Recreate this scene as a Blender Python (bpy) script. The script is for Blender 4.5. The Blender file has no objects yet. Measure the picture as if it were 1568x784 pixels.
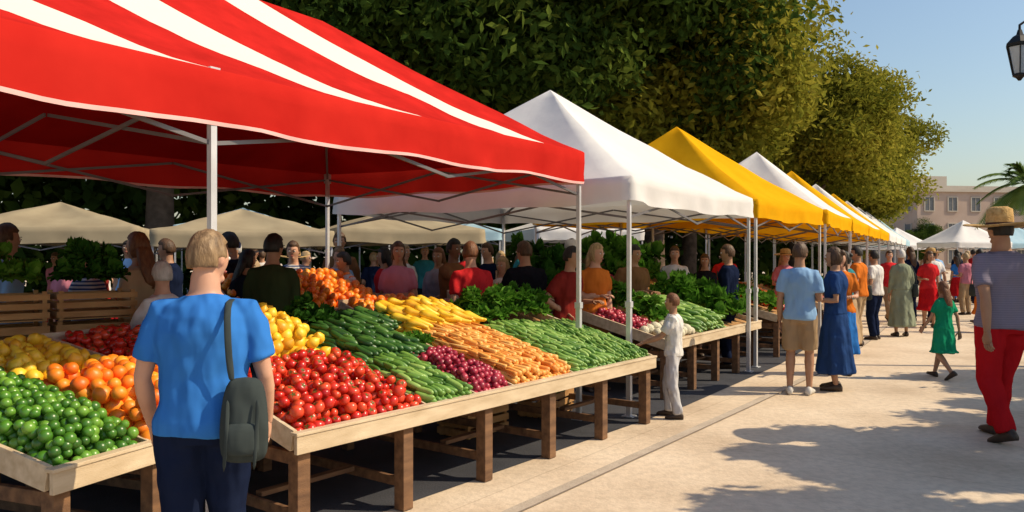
import bpy, math, random
import numpy as np
from mathutils import Vector, Matrix, noise
random.seed(7); rng=np.random.default_rng(7)
D=bpy.data; scene=bpy.context.scene; COL=scene.collection
def V(*a): return Vector(a)
# ------------------------------------------------------------ materials
def M(name,cols,rough=.6,scale=4.0,island=0.0,transl=0.0,bump=0.0,bscale=40,metal=0.0,spec=.4,detail=4,matte=False,bdist=.02,stretch=None,bdet=3):
    m=D.materials.new(name); m.use_nodes=True; nt=m.node_tree; N=nt.nodes; L=nt.links
    b=N['Principled BSDF']; out=N['Material Output']
    if matte:
        N.remove(b); b=N.new('ShaderNodeBsdfDiffuse'); L.new(b.outputs[0],out.inputs['Surface']); cin=b.inputs['Color']
    else:
        b.inputs['Roughness'].default_value=rough; b.inputs['Metallic'].default_value=metal
        b.inputs['Specular IOR Level'].default_value=spec; cin=b.inputs['Base Color']
    tc=N.new('ShaderNodeTexCoord'); nz=N.new('ShaderNodeTexNoise'); nz.inputs['Scale'].default_value=scale; nz.inputs['Detail'].default_value=detail
    vec=tc.outputs['Object']
    if stretch:
        mp=N.new('ShaderNodeMapping'); mp.inputs['Scale'].default_value=stretch; L.new(vec,mp.inputs[0]); vec=mp.outputs[0]
    L.new(vec,nz.inputs['Vector'])
    mr=N.new('ShaderNodeMapRange'); mr.inputs['From Min'].default_value=.3; mr.inputs['From Max'].default_value=.7
    L.new(nz.outputs['Fac'],mr.inputs['Value']); fac=mr.outputs['Result']
    if island>0:
        g=N.new('ShaderNodeNewGeometry'); mx=N.new('ShaderNodeMix'); mx.inputs['Factor'].default_value=island
        L.new(fac,mx.inputs['A']); L.new(g.outputs['Random Per Island'],mx.inputs['B']); fac=mx.outputs['Result']
    r=N.new('ShaderNodeValToRGB'); L.new(fac,r.inputs['Fac']); e=r.color_ramp.elements
    if len(cols)==1:
        c=cols[0]; cols=[tuple(x*.82 for x in c),tuple(min(1,x*1.12) for x in c)]
    while len(e)<len(cols): e.new(.5)
    for i,c in enumerate(cols): e[i].position=i/(len(cols)-1); e[i].color=(*c,1)
    L.new(r.outputs['Color'],cin)
    if bump>0:
        n2=N.new('ShaderNodeTexNoise'); n2.inputs['Scale'].default_value=bscale; n2.inputs['Detail'].default_value=bdet
        L.new(vec,n2.inputs['Vector'])
        bp=N.new('ShaderNodeBump'); bp.inputs['Strength'].default_value=bump; bp.inputs['Distance'].default_value=bdist
        L.new(n2.outputs['Fac'],bp.inputs['Height']); L.new(bp.outputs['Normal'],b.inputs['Normal'])
    if transl>0:
        t=N.new('ShaderNodeBsdfTranslucent'); L.new(r.outputs['Color'],t.inputs['Color'])
        ms=N.new('ShaderNodeMixShader'); ms.inputs['Fac'].default_value=transl
        L.new(b.outputs[0],ms.inputs[1]); L.new(t.outputs[0],ms.inputs[2]); L.new(ms.outputs[0],out.inputs['Surface'])
    return m
def wood(name,c1,c2): return M(name,[c1,c2],rough=.75,scale=3,bump=.3,bscale=60,stretch=(1.2,6,6))
RED=(.52,.022,.018); WHITE=(.80,.73,.64)
STR_OFF=0.05; STR_PER=1.72
def stripe_mat():
    m=M('striped_canvas',[RED],transl=.10,matte=True,bump=.35,bscale=4)
    nt=m.node_tree;N=nt.nodes;L=nt.links; b=[n for n in N if n.type=='BSDF_DIFFUSE'][0]
    tc=[n for n in N if n.type=='TEX_COORD'][0]
    sx=N.new('ShaderNodeSeparateXYZ'); L.new(tc.outputs['Object'],sx.inputs[0])
    a=N.new('ShaderNodeMath'); a.operation='ADD'; L.new(sx.outputs['X'],a.inputs[0]); L.new(sx.outputs['Y'],a.inputs[1])
    c=N.new('ShaderNodeMath'); c.operation='ADD'; c.inputs[1].default_value=STR_OFF; L.new(a.outputs[0],c.inputs[0])
    d=N.new('ShaderNodeMath'); d.operation='DIVIDE'; d.inputs[1].default_value=STR_PER; L.new(c.outputs[0],d.inputs[0])
    f=N.new('ShaderNodeMath'); f.operation='FRACT'; L.new(d.outputs[0],f.inputs[0])
    g=N.new('ShaderNodeMath'); g.operation='GREATER_THAN'; g.inputs[1].default_value=.62; L.new(f.outputs[0],g.inputs[0])
    mx=N.new('ShaderNodeMix'); mx.data_type='RGBA'; L.new(g.outputs[0],mx.inputs[0])
    ramp=[n for n in N if n.type=='VALTORGB'][0]
    L.new(ramp.outputs[0],mx.inputs[6]); mx.inputs[7].default_value=(*WHITE,1)
    L.new(mx.outputs[2],b.inputs['Color'])
    t=[n for n in N if n.type=='BSDF_TRANSLUCENT'][0]; L.new(mx.outputs[2],t.inputs['Color'])
    return m
# ------------------------------------------------------------ mesh builder
class MB:
    def __init__(s): s.v=[];s.f=[];s.m=[]
    def add(s,vs,fs,mi=0):
        o=len(s.v); s.v+=[tuple(v) for v in vs]; s.f+=[tuple(i+o for i in f) for f in fs]; s.m+=[mi]*len(fs)
    def box(s,c,size,mi=0,R=None):
        c=Vector(c); h=[x/2 for x in size]; vs=[]
        for z in(-1,1):
            for y in(-1,1):
                for x in(-1,1):
                    p=Vector((x*h[0],y*h[1],z*h[2])); 
                    if R: p=R@p
                    vs.append(c+p)
        s.add(vs,[(0,2,3,1),(4,5,7,6),(0,1,5,4),(2,6,7,3),(0,4,6,2),(1,3,7,5)],mi)
    def bar(s,p,q,w,h,mi=0,up=(0,0,1)):
        p=Vector(p);q=Vector(q);d=(q-p);L=d.length;d.normalize();u=Vector(up)
        sd=d.cross(u)
        if sd.length<1e-3: sd=d.cross(Vector((0,1,0)))
        sd.normalize();u2=sd.cross(d)
        s.box((p+q)/2,(L,w,h),mi,Matrix((d,-sd,u2)).transposed())
    def tube(s,pts,rad,n=8,mi=0,ref=None,caps=True):
        pts=[Vector(p) for p in pts];k=len(pts);vs=[];fs=[]
        r0=Vector(ref) if ref is not None else None
        for i,p in enumerate(pts):
            d=(pts[min(i+1,k-1)]-pts[max(i-1,0)])
            if d.length<1e-6: d=V(0,0,1)
            d.normalize()
            if r0 is None:
                r0=V(1,0,0) if abs(d.x)<.8 else V(0,1,0)
            a=r0-d*r0.dot(d); a.normalize(); b=d.cross(a)
            if ref is None: r0=a
            r=rad[i] if isinstance(rad,(list,tuple)) else rad
            ra,rb=(r if isinstance(r,(tuple,list)) else (r,r))
            for j in range(n):
                t=2*math.pi*j/n; vs.append(p+a*(ra*math.cos(t))+b*(rb*math.sin(t)))
        for i in range(k-1):
            for j in range(n):
                j2=(j+1)%n; fs.append((i*n+j,i*n+j2,(i+1)*n+j2,(i+1)*n+j))
        if caps:
            fs.append(tuple(range(n-1,-1,-1))); fs.append(tuple((k-1)*n+j for j in range(n)))
        s.add(vs,fs,mi)
    def rings(s,rs,n=16,mi=0,T=None):
        vs=[];fs=[];k=len(rs)
        for (cx,cy,z,rx,ry) in rs:
            for j in range(n):
                t=2*math.pi*j/n; p=Vector((cx+rx*math.cos(t),cy+ry*math.sin(t),z)); vs.append(T(p) if T else p)
        for i in range(k-1):
            for j in range(n):
                j2=(j+1)%n; fs.append((i*n+j,i*n+j2,(i+1)*n+j2,(i+1)*n+j))
        fs.append(tuple(range(n-1,-1,-1))); fs.append(tuple((k-1)*n+j for j in range(n)))
        s.add(vs,fs,mi)
    def ell(s,c,r,n=12,m=8,mi=0,T=None,fn=None):
        vs=[];fs=[]
        for i in range(m+1):
            ph=math.pi*i/m
            for j in range(n):
                t=2*math.pi*j/n; d=Vector((math.sin(ph)*math.cos(t),math.sin(ph)*math.sin(t),math.cos(ph)))
                k=fn(d) if fn else 1
                p=Vector((c[0]+d.x*r[0]*k,c[1]+d.y*r[1]*k,c[2]+d.z*r[2]*k)); vs.append(T(p) if T else p)
        for i in range(m):
            for j in range(n):
                j2=(j+1)%n; fs.append((i*n+j,(i+1)*n+j,(i+1)*n+j2,i*n+j2))
        s.add(vs,fs,mi)
    def obj(s,name,mats,parent=None,smooth=True,bevel=0,mw=None):
        me=D.meshes.new(name); me.from_pydata(s.v,[],s.f)
        for m in (mats if isinstance(mats,(list,tuple)) else [mats]): me.materials.append(m)
        me.polygons.foreach_set('material_index',s.m)
        me.polygons.foreach_set('use_smooth',[smooth]*len(s.f)); me.update()
        o=D.objects.new(name,me); COL.objects.link(o)
        if parent: o.parent=parent
        if mw is not None: o.matrix_world=mw
        if bevel:
            b=o.modifiers.new('b','BEVEL'); b.width=bevel; b.segments=2; b.limit_method='ANGLE'
        return o
def np_obj(name,v,f,mats,mi=None,smooth=True,mw=None,parent=None):
    me=D.meshes.new(name); nv=len(v); nf=len(f); k=f.shape[1]
    me.vertices.add(nv); me.vertices.foreach_set('co',v.astype(np.float32).ravel())
    me.loops.add(nf*k); me.loops.foreach_set('vertex_index',f.astype(np.int32).ravel())
    me.polygons.add(nf); me.polygons.foreach_set('loop_start',np.arange(0,nf*k,k,dtype=np.int32))
    if mi is not None: me.polygons.foreach_set('material_index',mi.astype(np.int32))
    for m in (mats if isinstance(mats,(list,tuple)) else [mats]): me.materials.append(m)
    me.update(calc_edges=True); me.polygons.foreach_set('use_smooth',[smooth]*nf)
    o=D.objects.new(name,me); COL.objects.link(o)
    if mw is not None: o.matrix_world=mw
    if parent: o.parent=parent
    return o
def empty(name,loc=(0,0,0),rz=0):
    e=D.objects.new(name,None); COL.objects.link(e); e.empty_display_size=.2; e.location=loc; e.rotation_euler=(0,0,rz); return e
# ------------------------------------------------------------ world / light / camera
SUNH=V(.99,-.08,0).normalized(); EL=math.radians(43)
w=D.worlds.new("World"); scene.world=w; w.use_nodes=True
bg=w.node_tree.nodes['Background']; sk=w.node_tree.nodes.new('ShaderNodeTexSky'); sk.sky_type='NISHITA'; sk.sun_disc=False
sk.sun_elevation=EL; sk.sun_rotation=math.atan2(SUNH.x,SUNH.y); sk.dust_density=1.5; sk.ozone_density=3.0; sk.air_density=1.4
w.node_tree.links.new(sk.outputs[0],bg.inputs[0]); bg.inputs[1].default_value=.132
sl=D.lights.new('sun','SUN'); sl.energy=5.0; sl.angle=math.radians(.5); sl.color=(1,.83,.58)
so=D.objects.new('sun',sl); COL.objects.link(so)
sd=SUNH*math.cos(EL)+V(0,0,math.sin(EL)); so.rotation_euler=sd.to_track_quat('Z','Y').to_euler()
cam=D.cameras.new('camera'); co=D.objects.new('camera',cam); COL.objects.link(co); scene.camera=co
co.location=(0,0,1.6); co.rotation_euler=(math.radians(90),0,0); cam.lens=36*1200/1568; cam.clip_end=2000
scene.view_settings.view_transform='Standard'; scene.view_settings.look='None'; scene.view_settings.exposure=0
# ------------------------------------------------------------ mats
m_ground=M('pavement',[(.53,.41,.29),(.66,.53,.39),(.75,.62,.47)],rough=.9,scale=.9,bump=.25,bscale=35,detail=8)
nt=m_ground.node_tree; N=nt.nodes; L=nt.links; b=N['Principled BSDF']; ramp=[n for n in N if n.type=='VALTORGB'][0]
tc=[n for n in N if n.type=='TEX_COORD'][0]
mp=N.new('ShaderNodeMapping'); mp.inputs['Rotation'].default_value=(0,0,math.radians(-54)); L.new(tc.outputs['Object'],mp.inputs[0])
br=N.new('ShaderNodeTexBrick'); br.inputs['Scale'].default_value=1; br.inputs['Brick Width'].default_value=3.2; br.inputs['Row Height'].default_value=3.2; br.inputs['Mortar Size'].default_value=.006; br.offset=0
L.new(mp.outputs[0],br.inputs['Vector']); br.inputs['Color1'].default_value=(1,1,1,1); br.inputs['Color2'].default_value=(.94,.94,.94,1); br.inputs['Mortar'].default_value=(.80,.78,.76,1)
n3=N.new('ShaderNodeTexNoise'); n3.inputs['Scale'].default_value=14; n3.inputs['Detail'].default_value=8; L.new(tc.outputs['Object'],n3.inputs['Vector'])
mr3=N.new('ShaderNodeMapRange'); mr3.inputs['From Min'].default_value=.35; mr3.inputs['From Max'].default_value=.6; mr3.inputs['To Min'].default_value=.86; L.new(n3.outputs['Fac'],mr3.inputs['Value'])
mu=N.new('ShaderNodeMix'); mu.data_type='RGBA'; mu.blend_type='MULTIPLY'; mu.inputs[0].default_value=1; L.new(ramp.outputs[0],mu.inputs[6]); L.new(br.outputs[0],mu.inputs[7])
mu2=N.new('ShaderNodeMix'); mu2.data_type='RGBA'; mu2.blend_type='MULTIPLY'; mu2.inputs[0].default_value=1; L.new(mu.outputs[2],mu2.inputs[6]); L.new(mr3.outputs[0],mu2.inputs[7])
L.new(mu2.outputs[2],b.inputs['Base Color'])
m_gut=M('gutter_stone',[(.40,.33,.26),(.52,.44,.35)],rough=.9,scale=6,bump=.3)
m_shade=M('stall_shade',[(.030,.032,.042),(.05,.052,.064)],rough=.9,scale=3,bump=.3,bscale=80)  # near-black tone carries the shade on the ground beneath the tables
m_red=M('red_canvas',[(.46,.018,.014),(.58,.028,.020)],scale=2,transl=.12,matte=True,bump=.4,bscale=4)
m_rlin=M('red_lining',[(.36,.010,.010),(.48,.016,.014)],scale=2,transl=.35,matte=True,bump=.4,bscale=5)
m_stripe=stripe_mat()
m_white=M('white_canvas',[(.74,.73,.74),(.82,.81,.80)],scale=2,transl=.20,matte=True,bump=.4,bscale=4)
m_beige=M('beige_canvas',[(.34,.28,.19),(.44,.37,.25)],scale=2,transl=.15,matte=True)
m_yel=M('yellow_canvas',[(.80,.39,.010),(.88,.47,.015)],scale=2,transl=.25,matte=True,bump=.4,bscale=4)
m_lblue=M('lightblue_canvas',[(.35,.55,.68),(.48,.66,.76)],scale=2,transl=.25,matte=True)
m_pole=M('painted_metal',[(.60,.61,.64)],rough=.4,metal=.3); m_truss=M('truss_metal',[(.17,.16,.17)],rough=.5,metal=.4)
m_cream=wood('pale_wood',(.50,.38,.24),(.70,.57,.40)); m_brown=wood('brown_wood',(.10,.05,.026),(.24,.125,.06)); m_crate=wood('crate_wood',(.34,.17,.06),(.5,.28,.11))
m_dark=M('dark_iron',[(.02,.02,.022)],rough=.5,metal=.6)
def prod(n,cols,rough=.32,scale=9,isl=.75,**k): return M(n,cols,rough=rough,scale=scale,island=isl,spec=.55,**k)
p_tom=prod('tomato_skin',[(.40,.010,.008),(.60,.025,.012),(.75,.10,.03)],.25); p_yel=prod('lemon_skin',[(.75,.33,.015),(.86,.53,.02),(.88,.65,.06)],.45)
p_or=prod('orange_skin',[(.80,.12,.006),(.88,.23,.012),(.88,.42,.03)],.45); p_lime=prod('lime_skin',[(.025,.09,.010),(.07,.22,.018),(.20,.40,.05)])
p_cuc=prod('cucumber_skin',[(.05,.14,.018),(.15,.31,.045),(.36,.52,.13)],.45); p_dcuc=prod('zucchini_skin',[(.012,.05,.010),(.035,.12,.020),(.10,.23,.04)],.4)
p_beet=prod('radish_skin',[(.20,.01,.03),(.38,.02,.05),(.50,.06,.09)],.35); p_car=prod('carrot_skin',[(.72,.22,.03),(.86,.38,.07),(.88,.55,.18)],.5)
p_leaf=M('leafy_greens',[(.03,.10,.010),(.09,.24,.025),(.22,.42,.07)],scale=7,island=.5,transl=.3,matte=True)
p_dleaf=M('dark_greens',[(.012,.05,.008),(.035,.11,.016),(.08,.20,.03)],scale=7,island=.5,transl=.2,matte=True)
p_stem=M('stem_green',[(.06,.16,.03)])
# ------------------------------------------------------------ ground + gutter
g=MB(); g.add([(-700,-300,0),(700,-300,0),(700,1100,0),(-700,1100,0)],[(0,1,2,3)]); g.obj('ground',m_ground,smooth=False)
def ribbon(name,pts,wd,z,mat):
    mb=MB(); vs=[];fs=[]
    for i,p in enumerate(pts):
        a=Vector(pts[max(i-1,0)]);b=Vector(pts[min(i+1,len(pts)-1)]); d=(b-a).normalized(); n=Vector((d.y,-d.x))
        vs+=[(p[0]-n.x*wd/2,p[1]-n.y*wd/2,z),(p[0]+n.x*wd/2,p[1]+n.y*wd/2,z)]
    for i in range(len(pts)-1): fs.append((2*i,2*i+1,2*i+3,2*i+2))
    mb.add(vs,fs); return mb.obj(name,mat,smooth=False)
base=[(-3.4,.2),(0,4.9),(1.74,7.3),(3.1,9.2),(5.0,12.0),(7.6,16.3),(12,24),(21,40)]
def cr(pts,n=6):
    o=[]
    for i in range(len(pts)-1):
        p=[Vector(pts[max(0,min(len(pts)-1,i+k))]) for k in(-1,0,1,2)]
        for j in range(n):
            t=j/n; o.append(.5*((2*p[1])+(p[2]-p[0])*t+(2*p[0]-5*p[1]+4*p[2]-p[3])*t*t+(3*p[1]-p[0]-3*p[2]+p[3])*t**3))
    return [tuple(q) for q in o]
path=cr(base); m_joint=M('joint_dark',[(.26,.21,.17)],rough=.95)
ribbon('gutter',path,.10,.004,m_gut)
ribbon('gutter_joint',[(p[0]+.04,p[1]-.03) for p in path],.014,.008,m_joint)
# added dark sheet: shade under the stalls painted as floor colour
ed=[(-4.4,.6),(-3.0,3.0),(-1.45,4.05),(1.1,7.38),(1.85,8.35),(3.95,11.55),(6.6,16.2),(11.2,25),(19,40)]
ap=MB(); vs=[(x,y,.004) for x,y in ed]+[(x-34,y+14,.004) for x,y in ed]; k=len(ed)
ap.add(vs,[(i,i+1,k+i+1,k+i) for i in range(k-1)]); ap.obj('stall_shade_sheet',m_shade,smooth=False)
# ------------------------------------------------------------ tents
def tent(name,C,u,Lx,W,he,hp,mroof,mval,val=.3,hip=False,poles=None,piping=None,frame=True,seed=0,res=14,lining=None):
    ang=math.atan2(u[1],u[0]); e=empty(name,(C[0],C[1],0),ang)
    ax=W/2 if hip else Lx/2; ay=W/2; mb=MB(); ns=res; T=12
    loops=[]
    for it in range(T+1):
        t=it/T*.999
        x0,x1,y0,y1=t*ax,Lx-t*ax,t*ay,W-t*ay; lp=[]
        cs=[(x0,y0),(x1,y0),(x1,y1),(x0,y1)]
        for k in range(4):
            a=cs[k];b=cs[(k+1)%4]
            for j in range(ns):
                s=j/ns; x=a[0]+(b[0]-a[0])*s; y=a[1]+(b[1]-a[1])*s
                z=he+(hp-he)*(t**1.1)-.09*math.sin(math.pi*s)*4*t*(1-t)-.03*math.sin(math.pi*s)*(1-t)
                z+=.06*noise.noise(Vector((x*1.5+seed,y*1.5,seed)))*(1-t)*min(1,5*t)
                lp.append((x,y,z))
        loops.append(lp)
    n=4*ns; vs=[p for lp in loops for p in lp]; fs=[]
    for i in range(T):
        for j in range(n):
            j2=(j+1)%n; fs.append((i*n+j,i*n+j2,(i+1)*n+j2,(i+1)*n+j))
    if not hip: fs.append(tuple(T*n+j for j in range(n)))
    mb.add(vs,fs,0); mb.obj('roof',mroof,e)
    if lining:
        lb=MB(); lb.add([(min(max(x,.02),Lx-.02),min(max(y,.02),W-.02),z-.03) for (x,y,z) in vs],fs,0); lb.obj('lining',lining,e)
    vb=MB(); rows=[(0,0),(.012,.04),(.016,.35),(.006,.7),(.012,.93),(.012,1)]; nn=n*3; vs=[];ms=[];fs=[]
    lp=loops[0]
    for (o,h) in rows:
        for j in range(nn):
            a=Vector(lp[j//3]);b=Vector(lp[(j//3+1)%n]); p=a.lerp(b,(j%3)/3)
            dx=(p.x-Lx/2)/(Lx/2); dy=(p.y-W/2)/(W/2); nx=(1 if dx>.999 else -1 if dx<-.999 else 0); ny=(1 if dy>.999 else -1 if dy<-.999 else 0)
            wv=.045*noise.noise(Vector((p.x*3+seed,p.y*3,h)))*h+.012*math.sin((p.x+p.y)*9)*h
            vs.append((p.x+nx*(o+wv),p.y+ny*(o+wv),p.z-h*val-.014*h*math.sin((p.x+p.y)*4.1+seed)))
    for i in range(len(rows)-1):
        for j in range(nn): fs.append((i*nn+j,(i+1)*nn+j,(i+1)*nn+(j+1)%nn,i*nn+(j+1)%nn)); ms.append(1 if i==len(rows)-2 else 0)
    vb.add(vs,fs); vb.m=ms; vb.obj('valance',[mval,piping or mval],e)
    if frame:
        fb=MB(); px=poles or [0.03,Lx-.03]
        for x in px:
            for y in(.03,W-.03):
                x_=min(max(x,.03),Lx-.03)
                fb.box((x_,y,(he-.75)/2+.375+.3),(.036,.036,he-.75+.0)); fb.box((x_,y,.55),(.046,.046,1.09)); fb.box((x_,y,.012),(.11,.11,.012)); fb.box((x_,y,1.12),(.06,.06,.06)); fb.box((x_,y,he-.08),(.06,.06,.12))
        allx=sorted(px)
        for y in(.04,W-.04):
            for a,b in zip(allx[:-1],allx[1:]):
                n2=2
                for k in range(n2):
                    xa=a+(b-a)*k/n2; xb=a+(b-a)*(k+1)/n2
                    fb.bar((xa,y,he-.1),(xb,y,he-.42),.014,.022,1); fb.bar((xa,y+.022,he-.42),(xb,y+.022,he-.1),.014,.022,1)
        for x in allx:
            for k in range(2):
                ya=.04+(W-.08)*k/2; yb=.04+(W-.08)*(k+1)/2; x_=min(max(x,.05),Lx-.05)
                fb.bar((x_,ya,he-.1),(x_,yb,he-.42),.014,.022,1); fb.bar((x_+.022,ya,he-.42),(x_+.022,yb,he-.1),.014,.022,1)
        if hip:
            fb.bar((ax,W/2,hp-.07),(Lx-ax,W/2,hp-.07),.03,.03,1)
            for (a,b) in(((.04,.04),(ax,W/2)),((.04,W-.04),(ax,W/2)),((Lx-.04,.04),(Lx-ax,W/2)),((Lx-.04,W-.04),(Lx-ax,W/2))): fb.bar((*a,he-.09),(*b,hp-.09),.025,.025,1)
        else:
            fb.bar((Lx/2,W/2,he-.1),(Lx/2,W/2,hp-.04),.035,.035,1)
            for a in((.04,.04),(.04,W-.04),(Lx-.04,.04),(Lx-.04,W-.04)): fb.bar((*a,he-.12),(Lx/2,W/2,he+.25),.02,.03,1)
        fb.obj('frame',[m_pole,m_truss],e,smooth=False)
    return e
uR=V(.5425,.840)
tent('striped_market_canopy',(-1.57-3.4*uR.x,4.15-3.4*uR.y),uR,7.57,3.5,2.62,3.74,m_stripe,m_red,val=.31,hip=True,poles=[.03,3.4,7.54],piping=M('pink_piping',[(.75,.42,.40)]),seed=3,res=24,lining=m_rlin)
tent('white_market_tent',(1.17,7.74),(.571,.821),3.73,4.2,2.40,3.82,m_white,m_white,val=.26,seed=5)
tent('yellow_market_tent',(3.5,11.2),(.62,.785),3.0,4.0,2.42,3.85,m_yel,m_yel,val=.27,seed=9)
ur=V(.487,.873)
P=V(5.5,13.7)
mats=[m_white,m_yel,m_white,m_yel,m_white,m_white,m_white,m_lblue]
for i in range(8):
    q=P+ur*(4.1*i); mm=mats[i]
    tent(['white_market_tent','yellow_market_tent','white_market_tent','yellow_market_tent','white_market_tent','white_market_tent','white_market_tent','blue_market_tent'][i],(q.x,q.y),ur,3.9,3.2,2.42,3.75,mm,m_yel if i in(0,1,2) else mm,val=.27,seed=11+i,res=8)
for (n,x,y,mm,he,hp) in [('beige_market_tent',-12.8,11.0,m_beige,2.05,2.55),('beige_market_tent',-9.3,12.6,m_beige,2.12,2.6),('beige_market_tent',-6.0,13.0,m_beige,2.05,2.5),('beige_market_tent',-3.3,14.8,m_beige,2.15,2.62),('blue_market_tent',-3.0,19.0,m_lblue,2.3,2.8),('white_market_tent',.6,19.6,m_white,2.3,2.8),('blue_market_tent',-7.6,17.6,m_lblue,2.3,2.8)]:
    tent(n,(x,y),(.95,.3+.02*x%.2),3.0,3.0,he,hp,mm,mm,val=.28,seed=x,res=8)
for (x,y,mm) in [(25,44,m_white),(29.5,47,m_lblue),(33,50,m_white),(27,56,m_white)]:
    tent('white_market_tent' if mm is m_white else 'blue_market_tent',(x,y),(.97,.2),3.6,3.2,2.4,3.7,mm,mm,res=6)
# ------------------------------------------------------------ tables
def table(P,u,Lx,Dp,h0,h1,divs=(),name='market_table',apron=.1,step=.88):
    ang=math.atan2(u[1],u[0]); e=empty(name,(P[0],P[1],0),ang); tz=lambda y:h0+(h1-h0)*y/Dp
    a=MB()
    a.bar((0.03,Dp/2,tz(Dp/2)-.03),(Lx-.03,Dp/2,tz(Dp/2)-.03),math.hypot(Dp,h1-h0)-.02,.02,up=(0,-(h1-h0),Dp)); a.obj('deck',m_crate,e,smooth=False)
    b=MB(); b.box((Lx/2,-.012,h0-.02),(Lx+.04,.026,apron)); b.box((Lx/2,-.002,h0+.039),(Lx+.05,.06,.018))
    for x in(0.0,Lx): b.bar((x,.03,tz(0.03)-.01),(x,Dp,tz(Dp)-.01),.026,apron+.02)
    b.box((Lx/2,Dp+.015,h1-.01),(Lx+.04,.026,apron+.06))
    for (x,v0,v1) in divs: b.bar((x,v0+.03,tz(v0)+.02),(x,v1,tz(v1)+.02),.018,.06)
    b.obj('frame_boards',m_cream,e,smooth=False,bevel=.003)
    l=MB(); k=max(1,round(Lx/step)); 
    for i in range(k+1):
        x=.06+(Lx-.12)*i/k
        l.box((x,.06,(h0-.075)/2+.004),(.085,.085,h0-.075)); l.box((x,Dp-.08,(h1-.1)/2+.004),(.075,.075,h1-.1))
        l.bar((x,.11,.17),(x,Dp-.12,.17),.03,.06); l.bar((x,.11,h0-.12),(x,Dp-.12,h0-.12),.035,.07)
    for i in range(k):
        x=.06+(Lx-.12)*i/k; x2=.06+(Lx-.12)*(i+1)/k
        if i%2==0: l.bar((x+.045,.5,.2),(x2-.045,.5,.2),.06,.03)
    l.bar((.1,Dp-.08,.3),(Lx-.1,Dp-.08,.3),.03,.07)
    l.obj('legs',m_brown,e,smooth=False,bevel=.004)
    mw=Matrix.Translation((P[0],P[1],0))@Matrix.Rotation(ang,4,'Z')
    return dict(mw=mw,tz=tz,h0=h0,h1=h1,D=Dp,L=Lx)
def lathe(prof,n=8,bend=0):
    vs=[];fs=[]
    for (z,r) in prof:
        for j in range(n):
            t=2*math.pi*j/n; vs.append((r*math.cos(t)+bend*z*z,r*math.sin(t),z))
    k=len(prof)
    for i in range(k-1):
        for j in range(n):
            j2=(j+1)%n; fs.append((i*n+j,i*n+j2,(i+1)*n+j2,(i+1)*n+j))
    return np.array(vs),np.array(fs),np.zeros(len(fs),int)
def sphp(m=6): return [(-math.cos(math.pi*i/m),math.sin(math.pi*i/m)+.001) for i in range(m+1)]
B_sph=lathe(sphp(7),10)
B_lemon=lathe([(-1.3,.01),(-1.15,.2),(-.8,.65),(-.3,.97),(.3,.97),(.8,.65),(1.15,.2),(1.3,.01)],9)
def tom():
    v,f,m=lathe([(-.85,.01),(-.75,.45),(-.4,.88),(.05,1),(.45,.88),(.72,.55),(.7,.2),(.6,.01)],11)
    sv=[];sf=[]
    for k in range(5):
        a=2*math.pi*k/5; o=len(v)+len(sv)
        sv+=[(0,0,.68),(.2*math.cos(a-.4),.2*math.sin(a-.4),.76),(.6*math.cos(a),.6*math.sin(a),.74),(.2*math.cos(a+.4),.2*math.sin(a+.4),.76)]
        sf.append((o,o+1,o+2,o+3))
    return np.vstack([v,sv]),np.vstack([f,sf]),np.concatenate([m,np.ones(5,int)])
B_tom=tom()
B_cuc=lathe([(-3.2,.01),(-3.05,.45),(-2.5,.82),(-1,1),(1,1),(2.4,.85),(3.0,.5),(3.2,.01)],8,.05)
B_car=lathe([(-6,.02),(-4,.30),(-1,.68),(1.5,.95),(2.3,.95),(2.6,.5),(2.7,.01)],7)
B_sq=lathe([(-3,.01),(-2.8,.7),(-2,1.1),(-1,1.0),(1,.6),(2.2,.45),(2.6,.3),(2.7,.01)],8,.06)
def leafy(nl=16,spread=1.0,up=.8,seed=1):
    r=random.Random(seed); vs=[];fs=[]
    for k in range(nl):
        a=r.uniform(0,6.28); el=r.uniform(.15,1.3); ln=r.uniform(.7,1.15); wd=r.uniform(.28,.45)
        ca,sa=math.cos(a),math.sin(a); o=len(vs)
        for i in range(5):
            t=i/4; out=ln*(math.cos(el)*t*spread); z=ln*math.sin(el)*t*up*1.2-.45*t*t*(1.2-el*.6)
            ww=wd*math.sin(math.pi*(t*.82+.1))*1.0
            for jx in(-1,-.5,0,.5,1):
                rf=.09*math.sin(7*t+jx*5+k)*abs(jx)
                vs.append((ca*out-sa*ww*jx,sa*out+ca*ww*jx,z+.12*abs(jx)+rf))
        for i in range(4):
            for j in range(4): q=o+i*5+j; fs.append((q,q+1,q+6,q+5))
    return np.array(vs),np.array(fs),np.zeros(len(fs),int)
B_leaf=leafy(18,1,.9,2); B_leaf2=leafy(22,.8,1.2,5)
def combine(base,Rs,Ps,Ss):
    v,f,m=base; n=len(Ps)
    out=np.einsum('nij,vj->nvi',Rs,v)*Ss[:,None,None]+Ps[:,None,:]
    F=(f[None]+(np.arange(n)*len(v))[:,None,None]).reshape(-1,f.shape[1])
    return out.reshape(-1,3),F,np.tile(m,n)
def euler(a,b,c): return np.array(Matrix.Rotation(a,3,'Z')@Matrix.Rotation(b,3,'Y')@Matrix.Rotation(c,3,'X'))
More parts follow.
